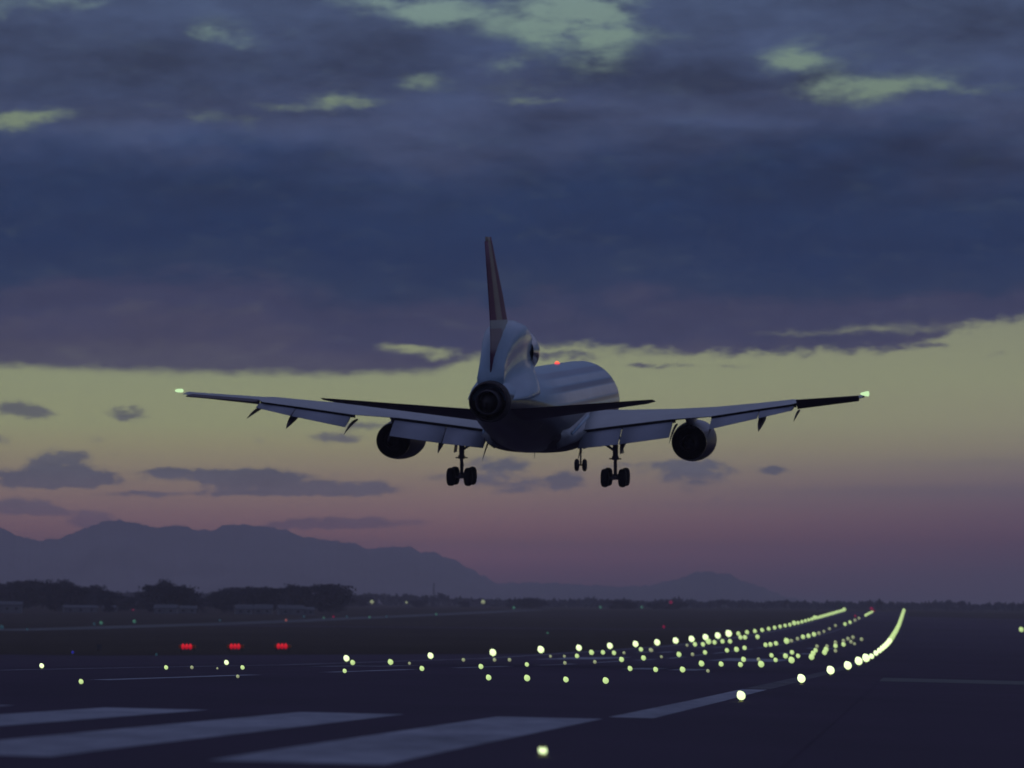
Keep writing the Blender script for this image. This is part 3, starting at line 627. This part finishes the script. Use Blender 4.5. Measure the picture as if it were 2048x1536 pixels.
def obj_mat(name, build, rough=.3, metal=0.0, coat=.3):
    m = bpy.data.materials.new(name); m.use_nodes = True; t = m.node_tree; b = t.nodes['Principled BSDF']
    b.inputs['Roughness'].default_value = rough; b.inputs['Metallic'].default_value = metal; b.inputs['Coat Weight'].default_value = coat; b.inputs['Coat Roughness'].default_value = .05
    g = t.nodes.new('ShaderNodeTexCoord'); s = t.nodes.new('ShaderNodeSeparateXYZ'); t.links.new(g.outputs['Object'], s.inputs[0])
    def M(op, a, b_=0.0, clamp=False):
        n = t.nodes.new('ShaderNodeMath'); n.operation = op; n.use_clamp = clamp
        for i, v in enumerate((a, b_)):
            if hasattr(v, 'links'): t.links.new(v, n.inputs[i])
            else: n.inputs[i].default_value = v
        return n.outputs[0]
    def band(v, a, b_, e=.05):   # 1 between a and b
        n1 = t.nodes.new('ShaderNodeMapRange'); n1.inputs[1].default_value = a - e; n1.inputs[2].default_value = a + e; t.links.new(v, n1.inputs[0])
        n2 = t.nodes.new('ShaderNodeMapRange'); n2.inputs[1].default_value = b_ - e; n2.inputs[2].default_value = b_ + e; n2.inputs[3].default_value = 1; n2.inputs[4].default_value = 0; t.links.new(v, n2.inputs[0])
        return M('MULTIPLY', n1.outputs[0], n2.outputs[0])
    def mixc(f, a, c):
        n = t.nodes.new('ShaderNodeMix'); n.data_type = 'RGBA'
        for i, v in ((0, f), (6, a), (7, c)):
            if hasattr(v, 'links'): t.links.new(v, n.inputs[i])
            else: n.inputs[i].default_value = (*v, 1) if i else v
        return n.outputs[2]
    col = build(s.outputs[0], s.outputs[1], s.outputs[2], M, band, mixc)
    nz = t.nodes.new('ShaderNodeTexNoise'); nz.inputs['Scale'].default_value = .9; nz.inputs['Detail'].default_value = 5
    v = t.nodes.new('ShaderNodeVectorMath'); v.operation = 'MULTIPLY'; v.inputs[1].default_value = (1, .25, 1); t.links.new(g.outputs['Object'], v.inputs[0]); t.links.new(v.outputs[0], nz.inputs['Vector'])
    mr = t.nodes.new('ShaderNodeMapRange'); mr.inputs[1].default_value = .3; mr.inputs[2].default_value = .7; mr.inputs[3].default_value = .88; mr.inputs[4].default_value = 1.08; t.links.new(nz.outputs['Fac'], mr.inputs[0])
    sc_ = t.nodes.new('ShaderNodeVectorMath'); sc_.operation = 'SCALE'; t.links.new(col, sc_.inputs[0]); t.links.new(mr.outputs[0], sc_.inputs['Scale']); t.links.new(sc_.outputs[0], b.inputs['Base Color'])
    rr = t.nodes.new('ShaderNodeMapRange'); rr.inputs[3].default_value = rough - .04; rr.inputs[4].default_value = rough + .07; t.links.new(nz.outputs['Fac'], rr.inputs[0]); t.links.new(rr.outputs[0], b.inputs['Roughness'])
    return m
WHITE = (.27, .43, .55)
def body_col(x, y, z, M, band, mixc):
    c = mixc(band(M('ADD', z, M('MULTIPLY', M('MAXIMUM', M('SUBTRACT', -5.0, y), 0.0), -.105)), -9, 5.42, .08), WHITE, (.03, .024, .034))          # belly shade painted in as a dark lower half
    for a, b_, cc_ in ((6.86, 7.2, (.12, .16, .25)), (5.72, 5.98, (.1, .12, .2)), (7.78, 8.12, (.2, .27, .38)), (6.1, 6.78, (.68, .72, .7)), (7.3, 7.7, (.48, .58, .64))):   # lengthwise sky reflections painted as pale and dark bands
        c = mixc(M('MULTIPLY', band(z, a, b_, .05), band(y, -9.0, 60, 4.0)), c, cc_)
    # panel joints round the barrel
    fr = M('FRACT', M('MULTIPLY', y, .235))
    c = mixc(M('MULTIPLY', band(fr, .0, .018, .004), .5), c, (.22, .23, .26))
    return c
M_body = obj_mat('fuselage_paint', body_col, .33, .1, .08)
M_white = obj_mat('white_paint', lambda x, y, z, M, band, mixc: mixc(0.0, WHITE, WHITE), .32)
def fin_col(x, y, z, M, band, mixc):
    MAR = (.15, .04, .09); TAN = (.36, .32, .25); GRY = (.46, .5, .46)
    # chord position: 0 at the leading edge, 1 at the trailing edge
    le = M('ADD', -14.9, M('MULTIPLY', M('SUBTRACT', z, 12.0), -1.15)); te = M('ADD', -21.4, M('MULTIPLY', M('SUBTRACT', z, 12.0), -.41))
    ch = M('DIVIDE', M('SUBTRACT', le, y), M('SUBTRACT', le, te))
    upper = mixc(band(ch, .48, .76, .04), MAR, TAN)
    lowr = mixc(band(ch, .62, 1.2, .03), GRY, (.36, .3, .3))
    lowr = mixc(M('MULTIPLY', band(z, 7, 9.9, .2), band(ch, .55, 1.2, .03)), lowr, MAR)
    arc = M('ADD', ch, M('MULTIPLY', M('POWER', M('ABSOLUTE', M('SUBTRACT', 11.5, z)), 2.0), -.075))
    lowr = mixc(band(arc, -.1, .2, .02), lowr, MAR)
    return mixc(band(z, 11.95, 30, .03), mixc(band(z, 11.4, 11.98, .03), lowr, GRY), upper)
M_fin = obj_mat('fin_paint', fin_col, .6, 0, 0)
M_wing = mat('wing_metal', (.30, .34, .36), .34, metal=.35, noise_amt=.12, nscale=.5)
M_under = mat('wing_underside', (.06, .045, .06), .6, metal=.2, noise_amt=.12, nscale=.5)  # darker copy of the wing metal, underside shade put into the colour
M_flap = mat('flap_metal', (.22, .25, .31), .5, metal=.1, noise_amt=.1, nscale=.6)
M_stab = mat('tailplane_metal', (.07, .045, .065), .5, metal=.2, noise_amt=.12, nscale=.5)
M_hot = mat('burnt_metal', (.022, .018, .02), .75, noise_amt=.3, nscale=2)
M_lip = mat('polished_lip', (.62, .62, .6), .18, metal=1.0)
M_core = mat('core_metal', (.05, .05, .06), .6, metal=.4, noise_amt=.4, nscale=2)
M_black = mat('soot_and_shade', (.012, .012, .014), .8)  # exhaust soot, and the painted shade in the flap gaps
M_tyre = mat('tyre_rubber', (.02, .02, .022), .8, noise_amt=.2, nscale=6)
M_hub = mat('wheel_hub', (.2, .2, .2), .5, metal=.5)
M_strut = mat('gear_steel', (.13, .12, .13), .4, metal=.5)

def ring(y, cx, cz, rx, rz, n=48, e=1.0):
    o = []
    for k in range(n):
        t = 2 * math.pi * k / n; c, s = math.cos(t), math.sin(t)
        o.append((cx + rx * math.copysign(abs(c) ** e, c), y, cz + rz * math.copysign(abs(s) ** e, s)))
    return o
# fuselage
FS = [(29.5, 4.75, .05, .05), (29.3, 4.75, .42, .4), (28.9, 4.8, .82, .78), (28.1, 4.9, 1.35, 1.3), (27, 5.05, 1.85, 1.85), (25.5, 5.2, 2.38, 2.4), (23.8, 5.35, 2.76, 2.78), (21.8, 5.45, 2.96, 2.98), (19, 5.47, 3.0, 3.0), (12, 5.47, 3.0, 3.0), (5, 5.47, 3.0, 3.0),
      (-2, 5.47, 3.0, 3.0), (-5, 5.52, 2.99, 2.95), (-8, 5.68, 2.9, 2.8), (-11, 5.95, 2.7, 2.52), (-14, 6.2, 2.4, 2.22), (-17, 6.42, 2.0, 1.88), (-19.5, 6.58, 1.62, 1.56), (-21.3, 6.64, 1.38, 1.34)]
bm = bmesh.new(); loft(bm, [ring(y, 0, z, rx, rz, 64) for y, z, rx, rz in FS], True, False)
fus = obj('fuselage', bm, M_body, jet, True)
bm = bmesh.new()
loft(bm, [ring(y, 0, z, rx, rz, 48, .8) for y, z, rx, rz in [(13, 3.6, .2, .2), (11.5, 3.5, 2.3, .8), (9, 3.5, 3.0, 1.05), (5, 3.5, 3.3, 1.15), (0, 3.5, 3.35, 1.15), (-3, 3.55, 3.2, 1.05), (-6, 3.8, 2.5, .8), (-8, 4.0, 1.4, .5), (-9, 4.1, .3, .2)]])
obj('belly_fairing', bm, M_under, jet, True)
# exhaust of the tail engine
ez = 6.64
bm = bmesh.new(); lathe(bm, [(-21.2, 1.38), (-21.9, 1.33), (-22.3, 1.25), (-22.3, 1.19), (-21.2, 1.21), (-20.2, 1.2)], (0, 0, ez), 40, 'y', False); tn = obj('tail_exhaust', bm, M_hot, jet, True)
bm = bmesh.new(); lathe(bm, [(-20.2, 1.25), (-20.25, .95), (-21.6, .9), (-22.7, .78), (-22.7, .72), (-21.3, .7)], (0, 0, ez - .02), 36, 'y', False); obj('core_nozzle', bm, M_core, tn, True)
bm = bmesh.new(); lathe(bm, [(-20.3, 1.24), (-20.35, .02)], (0, 0, ez), 36, 'y'); obj('exhaust_well', bm, M_black, tn); bm = bmesh.new(); lathe(bm, [(-21.0, .7), (-22.2, .5), (-23.1, .08)], (0, 0, ez - .02), 28, 'y'); obj('exhaust_plug', bm, M_black, tn, True)
# centre intake duct on the tail
bm = bmesh.new(); rings = []
def column_w(u): return interp(u, [(0, 1.75), (.12, 1.72), (.24, 1.5), (.33, 1.28), (.45, 1.17), (.58, 1.17), (.72, 1.26), (.84, 1.28), (.92, 1.14), (.97, .82), (1.0, .3)])
for y, top, wf, bz, bw in [(-10.9, 11.12, .96, 8.0, .6), (-11.4, 11.35, .98, 7.5, .9), (-12.4, 11.72, 1.0, 7.2, 1.2), (-13.6, 11.86, 1.04, 7.0, 1.35), (-15, 11.84, 1.02, 6.9, 1.4), (-16.6, 11.66, .95, 6.8, 1.38), (-18.2, 11.2, .82, 6.7, 1.28), (-19.6, 10.4, .7, 6.7, 1.12), (-20.6, 9.5, .66, 6.7, .95), (-21.25, 8.45, .7, 6.7, .78)]:
    us = [k / 18 for k in range(19)]
    pr = [((column_w(u) * (wf if u > .33 else wf + (bw - wf) * (1 - u / .33) * .75)), bz + (top - bz) * u) for u in us]
    rings.append([(w, y, z) for w, z in pr] + [(-w, y, z) for w, z in pr[::-1]])
loft(bm, rings); duct = obj('intake_duct', bm, M_white, jet, True)
bm = bmesh.new(); lathe(bm, [(-11.2, 1.36), (-10.6, 1.60), (-10.1, 1.62), (-9.9, 1.54), (-9.8, 1.42), (-10.0, 1.3), (-10.9, 1.18)], (0, 0, 9.72), 40, 'y', False); obj('intake_lip', bm, M_lip, duct, True)
bm = bmesh.new(); lathe(bm, [(-10.8, 1.2), (-13.0, 1.1), (-13.0, .01)], (0, 0, 9.72), 32, 'y', False); obj('intake_throat', bm, M_black, duct, True)
def foil(n=14, th=.12, camber=.015):
    # closed section, x 0..1 from leading edge, counter-clockwise
    xs = [.5 * (1 - math.cos(math.pi * k / n)) for k in range(n + 1)]
    yt = lambda x: 5 * th * (.2969 * math.sqrt(x) - .126 * x - .3516 * x * x + .2843 * x ** 3 - .1036 * x ** 4) + .0015
    up_ = [(x, camber * math.sin(math.pi * x) + yt(x)) for x in xs]; lo = [(x, camber * math.sin(math.pi * x) - yt(x)) for x in xs[1:-1]]
    return up_ + lo[::-1]
# fin
fin_st = [(8.1, -15.0, -21.35, .7), (8.3, -13.2, -21.2, .85), (10.6, -13.2, -21.1, .9), (12.0, -14.9, -21.4, .5), (13.5, -16.5, -22.0, .44), (15.5, -19.0, -22.9, .34), (17.1, -20.95, -23.55, .24), (17.4, -21.2, -23.6, .2)]
def vsurf(bm, sts, f0, f1):
    rings = []
    for z, le, te, th in sts:
        c = le - te; r = []
        for k in range(17):
            x = f0 + (f1 - f0) * .5 * (1 - math.cos(math.pi * k / 16)); w = th * .5 * (4.2 * math.sqrt(max(x, 0)) * (1 - x) ** .9 * .62 + .06 * x) + .01
            r.append((x, w))
        rings.append([(w, le - c * x, z) for x, w in r] + [(-w, le - c * x, z) for x, w in r[::-1]])
    loft(bm, rings)
bm = bmesh.new(); vsurf(bm, fin_st, 0.0, .70); fin = obj('fin', bm, M_fin, jet, True)
bm = bmesh.new(); vsurf(bm, fin_st[1:-1], .706, 1.0); obj('rudder', bm, M_fin, fin, True)
# wings
WS = [(2.2, 10.9, -1.45, 4.45, 3.88, .125), (2.9, 10.2, -1.5, 4.5, 3.95, .12), (6, 7.4, -1.95, 4.75, 4.38, .115), (9.6, 4.5, -2.45, 5.05, 4.85, .11), (12.6, 2.1, -4.0, 5.35, 5.12, .105), (15.7, -.35, -5.6, 5.72, 5.65, .10), (18.4, -2.5, -7.0, 6.1, 6.08, .095), (18.8, -2.85, -6.2, 6.12, 6.16, .1), (22.9, -6.0, -8.5, 6.55, 6.58, .1), (23.5, -6.9, -9.5, 6.68, 6.66, .07)]
def wst(x):
    return [interp(x, [(w[0], w[i]) for w in WS]) for i in range(6)]
def TE(x):
    w = wst(x)
    return (w[2], w[4]) if x <= 18.7 else (interp(x, [(18.7, -7.15), (23.5, -9.7)]), interp(x, [(18.7, 6.05), (23.5, 6.55)]))
for sg in (1, -1):
    side_n = 'starboard' if sg > 0 else 'port'
    bm = bmesh.new(); rings = []
    for x, le, te, zl, zt, th in WS:
        c = le - te; a = math.atan2(zl - zt, c)
        rings.append([(sg * x, le - c * u, zl + (zt - zl) * u + w * c) for u, w in foil(16, th, .012)])
    loft(bm, rings)
    bmesh.ops.recalc_face_normals(bm, faces=bm.faces)
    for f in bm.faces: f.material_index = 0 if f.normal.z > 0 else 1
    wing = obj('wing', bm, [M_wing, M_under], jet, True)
    # root fillet
    bm = bmesh.new()
    loft(bm, [[(sg * (2.0 + .05), y, z + 1.0), (sg * 2.75, y, z + .62), (sg * 3.15, y, z + .25), (sg * w_, y, z), (sg * w_, y, z - .3), (sg * 2.2, y, z - .6)] for y, z, w_ in [(10.5, 4.4, 3.1), (7, 4.75, 3.8), (3, 4.65, 3.9), (-1, 4.05, 3.8), (-3.5, 3.6, 3.2), (-6, 3.5, 2.6)]]); obj('root_fillet', bm, M_wing, wing, True)
    bm = bmesh.new(); tube(bm, (sg * 3.12, -5.0, 3.9), (sg * 3.62, -.6, 5.0), .09, .14, 8); obj('fillet_highlight', bm, M_white, wing, True)  # pale bar added as the highlight along the root fillet
    # flaps: three segments a side, hanging well below the trailing edge
    for xa, xb, ca, cb_, dz in [(3.35, 6.2, 2.55, 2.5, 0), (6.28, 9.85, 2.5, 2.45, 0), (12.75, 16.2, 2.15, 1.95, 0), (16.28, 18.65, 1.95, 1.7, 0)]:
        bm = bmesh.new(); rings = []
        for x, c in ((xa, ca), (xb, cb_)):
            y0, z0 = TE(x); low = interp(x, [(3.4, 2.82), (5.8, 3.08), (9.9, 3.68), (13, 4.36), (18.7, 5.72)])
            dzf = (z0 - .2) - low; ang = math.asin(min(.8, dzf / c))
            ya, za = y0 + .12, z0 - .2
            rings.append([(sg * x, ya - (u * math.cos(ang) - w * math.sin(ang) * 1) * c, za - u * math.sin(ang) * c + w * math.cos(ang) * c) for u, w in foil(10, .11, .02)])
        loft(bm, rings); obj('flap', bm, M_flap, wing, True)
    for xa, xb in ((3.3, 9.9), (12.7, 18.7)):
        bm = bmesh.new()
        loft(bm, [[(sg * x, TE(x)[0] + .05, TE(x)[1] - .02), (sg * x, TE(x)[0] + 1.6, TE(x)[1] - .02), (sg * x, TE(x)[0] + 1.6, TE(x)[1] - .3), (sg * x, TE(x)[0] + .1, TE(x)[1] - .2)] for x in (xa, xb)]); obj('flap_gap_shade', bm, M_black, wing)  # dark slab standing in for the shadow between wing and flap
    bm = bmesh.new(); rings = []; tilt = R_(15 if sg > 0 else 1)
    for x, c in ((18.85, 1.5), (23.25, 1.1)):
        y0, z0 = TE(x); yh_ = y0 + c - .05; t_ = .44 - (x - 18.85) * .04
        rings.append([(sg * x, yh_, z0 + .16), (sg * x, yh_ - c * math.cos(tilt), z0 + .02 + c * math.sin(tilt) * .9), (sg * x, yh_ - c * math.cos(tilt), z0 - .05 + c * math.sin(tilt) * .9), (sg * x, yh_ - .1, z0 + .16 - t_ * (1.1 if sg > 0 else .8))])
    loft(bm, rings); obj('aileron', bm, M_under, wing)
    for x, tip, w_, L_ in [(3.36, 2.02, .05, 1), (6.42, 2.62, .26, 1), (9.9, 3.38, .06, 1), (12.72, 3.92, .06, 1), (16.4, 4.42, .24, 1), (18.9, 5.12, .06, 1)]:
        y0, z0 = TE(x); bm = bmesh.new()
        a = Vector((sg * x, y0 + 2.6, z0 - .35)); m = Vector((sg * x, y0 + .2, z0 - .42)); t_ = Vector((sg * (x + .0), y0 - 2.5, tip)); rings = []
        for k in range(9):
            u = k / 8.0; p = a * (1 - u) ** 2 + m * 2 * u * (1 - u) + t_ * u * u; q = math.sin(math.pi * min(1, .12 + u * .86)) ** .8
            rings.append([(p.x + w_ * q * math.cos(v), p.y, p.z - .1 + .34 * q * math.sin(v) * (.42 if w_ < .1 else .9)) for v in [2 * math.pi * j / 12 for j in range(12)]])
        loft(bm, rings); obj('flap_track_fairing', bm, M_under, wing, True)
    # ailerons' hinge line and spoiler edges: thin dark joints proud of the skin
    bm = bmesh.new(); lathe(bm, [(-.3, .04), (-.25, .16), (0, .23 if sg > 0 else .15), (.25, .1), (.4, .02)] if 0 else [(-.3, .03), (-.24, .09), (-.05, .13), (.14, .18 if sg > 0 else .13), (.26, .19 if sg > 0 else .12), (.3, .04)], (sg * 23.72 - .03, -9.5, 6.92), 14, 'x'); lt = obj('wingtip_lamp', bm, M_tip, wing, True)
    # engine
    ex, ez_ = sg * 10.62, 3.12
    bm = bmesh.new(); lathe(bm, [(7.0, 1.18), (7.12, 1.26), (6.9, 1.36), (6.0, 1.45), (4.5, 1.47), (3.0, 1.43), (1.8, 1.34), (1.0, 1.24)], (ex, 0, ez_), 40, 'y', False); en = obj('engine', bm, M_nac, jet, True)
    bm = bmesh.new(); lathe(bm, [(6.9, 1.17), (7.12, 1.15), (7.22, 1.2), (7.2, 1.29), (6.95, 1.36)], (ex, 0, ez_), 40, 'y', False); obj('intake_lip', bm, M_lip, en, True)
    bm = bmesh.new(); lathe(bm, [(1.0, 1.238), (1.03, 1.19), (2.2, 1.06), (2.1, .7), (1.0, .66), (.3, .52), (.3, .48), (1.1, .46)], (ex, 0, ez_), 32, 'y', False); obj('core_nozzle', bm, M_hot, en, True)
    bm = bmesh.new(); lathe(bm, [(2.15, 1.06), (2.12, .02)], (ex, 0, ez_), 32, 'y'); obj('exhaust_well', bm, M_black, en); bm = bmesh.new(); lathe(bm, [(1.2, .47), (.4, .32), (-.1, .05)], (ex, 0, ez_), 24, 'y'); obj('exhaust_plug', bm, M_black, en, True)
    bm = bmesh.new(); rings = []
    for z, ya, yb, w_ in [(ez_ + 1.0, 5.2, 1.2, .26), (ez_ + 1.5, 4.6, .6, .26), (ez_ + 1.78, 4.2, -.4, .24), (ez_ + 2.05, 3.6, -.6, .22)]:
        rings.append([(ex, ya + .3, z), (ex + w_, ya - .5, z), (ex + w_, yb + .7, z), (ex, yb, z), (ex - w_, yb + .7, z), (ex - w_, ya - .5, z)])
    loft(bm, rings); obj('pylon', bm, M_nac, en, True)
    # main landing gear
    gx = sg * 5.5
    bm = bmesh.new(); tube(bm, (gx, .15, 4.3), (gx, 0, 2.05), .2, .19, 16); tube(bm, (gx, 0, 2.1), (gx, 0, .7), .125, .125, 14); tube(bm, (gx, 0, 2.15), (gx, 0, 1.9), .25, .25, 16)
    tube(bm, (gx, 0, 1.98), (gx - sg * 0, .62, 1.45), .06); tube(bm, (gx, .62, 1.45), (gx, .05, .85), .06); box(bm, (gx, -.02, 1.98), (.86, .1, .09))
    tube(bm, (gx, .1, 2.5), (gx - sg * 1.7, .3, 3.6), .09); tube(bm, (gx, .98, .66), (gx, -.98, .66), .14, .14, 12); tube(bm, (gx, 0, .9), (gx, 0, .5), .2, .2, 12)
    for y in (.89, -.89): tube(bm, (gx - .62, y, .65), (gx + .62, y, .65), .09)
    box(bm, (gx + sg * .42, .25, 2.95), (.07, 1.0, 1.2), Matrix.Rotation(sg * R_(-8), 3, 'Y'))
    gear = obj('main_landing_gear', bm, M_strut, jet, False)
    for y in (.89, -.89):
        for x in (-.62, .62):
            bm = bmesh.new(); lathe(bm, [(-.25, .3), (-.26, .47), (-.22, .58), (-.12, .64), (0, .655), (.12, .64), (.22, .58), (.26, .47), (.25, .3)], (gx + x, y, .655), 28, 'x'); lathe(bm, [(-.27, .1), (-.262, .29), (.262, .29), (.27, .1)], (gx + x, y, .655), 16, 'x')
            obj('wheel', bm, M_tyre, gear, True)
    # tailplane, set nose-down so its underside shows from behind
    bm = bmesh.new(); rings = []
    for x, le, te, z, th in [(.9, -13.6, -20.9, 6.1, .11), (1.6, -14.2, -21.1, 6.14, .10), (6, -17.7, -22.3, 6.50, .09), (10.3, -20.8, -23.2, 6.84, .08), (10.92, -21.7, -23.3, 6.88, .05)]:
        c = le - te; dr = R_(6.2)
        rings.append([(sg * x, te + (1 - u) * c * math.cos(dr), z - (1 - u) * c * math.sin(dr) + w * c) for u, w in foil(12, th, -.01)])
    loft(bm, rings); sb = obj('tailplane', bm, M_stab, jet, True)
    bm = bmesh.new(); tube(bm, (sg * 1.5, -19.3, 6.5), (sg * 1.42, -18.3, 7.0), .03); tube(bm, (sg * 1.42, -18.3, 7.0), (sg * 1.9, -16.8, 6.45), .045); obj('seal_strip', bm, M_black, sb)
# nose gear
bm = bmesh.new(); tube(bm, (.08, 21.4, 3.2), (.08, 21.4, 1.4), .1, .1, 12); tube(bm, (.08, 21.4, 1.45), (.08, 21.4, .45), .065, .065, 12); tube(bm, (-.22, 21.4, .5), (.38, 21.4, .5), .06)
tube(bm, (.08, 21.35, 1.7), (.08, 19.6, 2.9), .05); box(bm, (.12, 21.3, 1.95), (.42, .12, .16)); box(bm, (.5, 20.6, 2.2), (.04, 1.6, .85)); box(bm, (-.42, 20.6, 2.2), (.04, 1.6, .85))
ng = obj('nose_landing_gear', bm, M_strut, jet)
for x in (-.22, .38):
    bm = bmesh.new(); lathe(bm, [(-.14, .2), (-.15, .36), (-.1, .45), (0, .475), (.1, .45), (.15, .36), (.14, .2)], (x, 21.4, .5), 24, 'x'); obj('wheel', bm, M_tyre, ng, True)
bm = bmesh.new(); lathe(bm, [(0, .2), (.08, .18), (.18, .11), (.22, .02)], (0, 9.3, 8.46), 14, 'z'); obj('beacon', bm, M_beacon, fus, True)
bm = bmesh.new(); tube(bm, (.35, -4, 2.75), (.35, -4.2, 2.15), .03, .015, 6); obj('antenna', bm, M_strut, fus)

# ---------------------------------------------------------------- air
if HAZE:
    bm = bmesh.new(); v = []
    z0, z1 = -16.0, HTOP
    box(bm, (0, (HFAR - 4000) / 2, (z0 + z1) / 2), (2 * 11500, HFAR + 4000, z1 - z0))
    m = bpy.data.materials.new('dusk_air'); m.use_nodes = True; t = m.node_tree; t.nodes.clear()
    pv = t.nodes.new('ShaderNodeVolumePrincipled'); pv.inputs['Color'].default_value = (*HCOL, 1); pv.inputs['Density'].default_value = RHO; pv.inputs['Anisotropy'].default_value = 0.4
    om = t.nodes.new('ShaderNodeOutputMaterial'); t.links.new(pv.outputs[0], om.inputs['Volume'])
    tag(obj('haze', bm, m), kind='stuff')
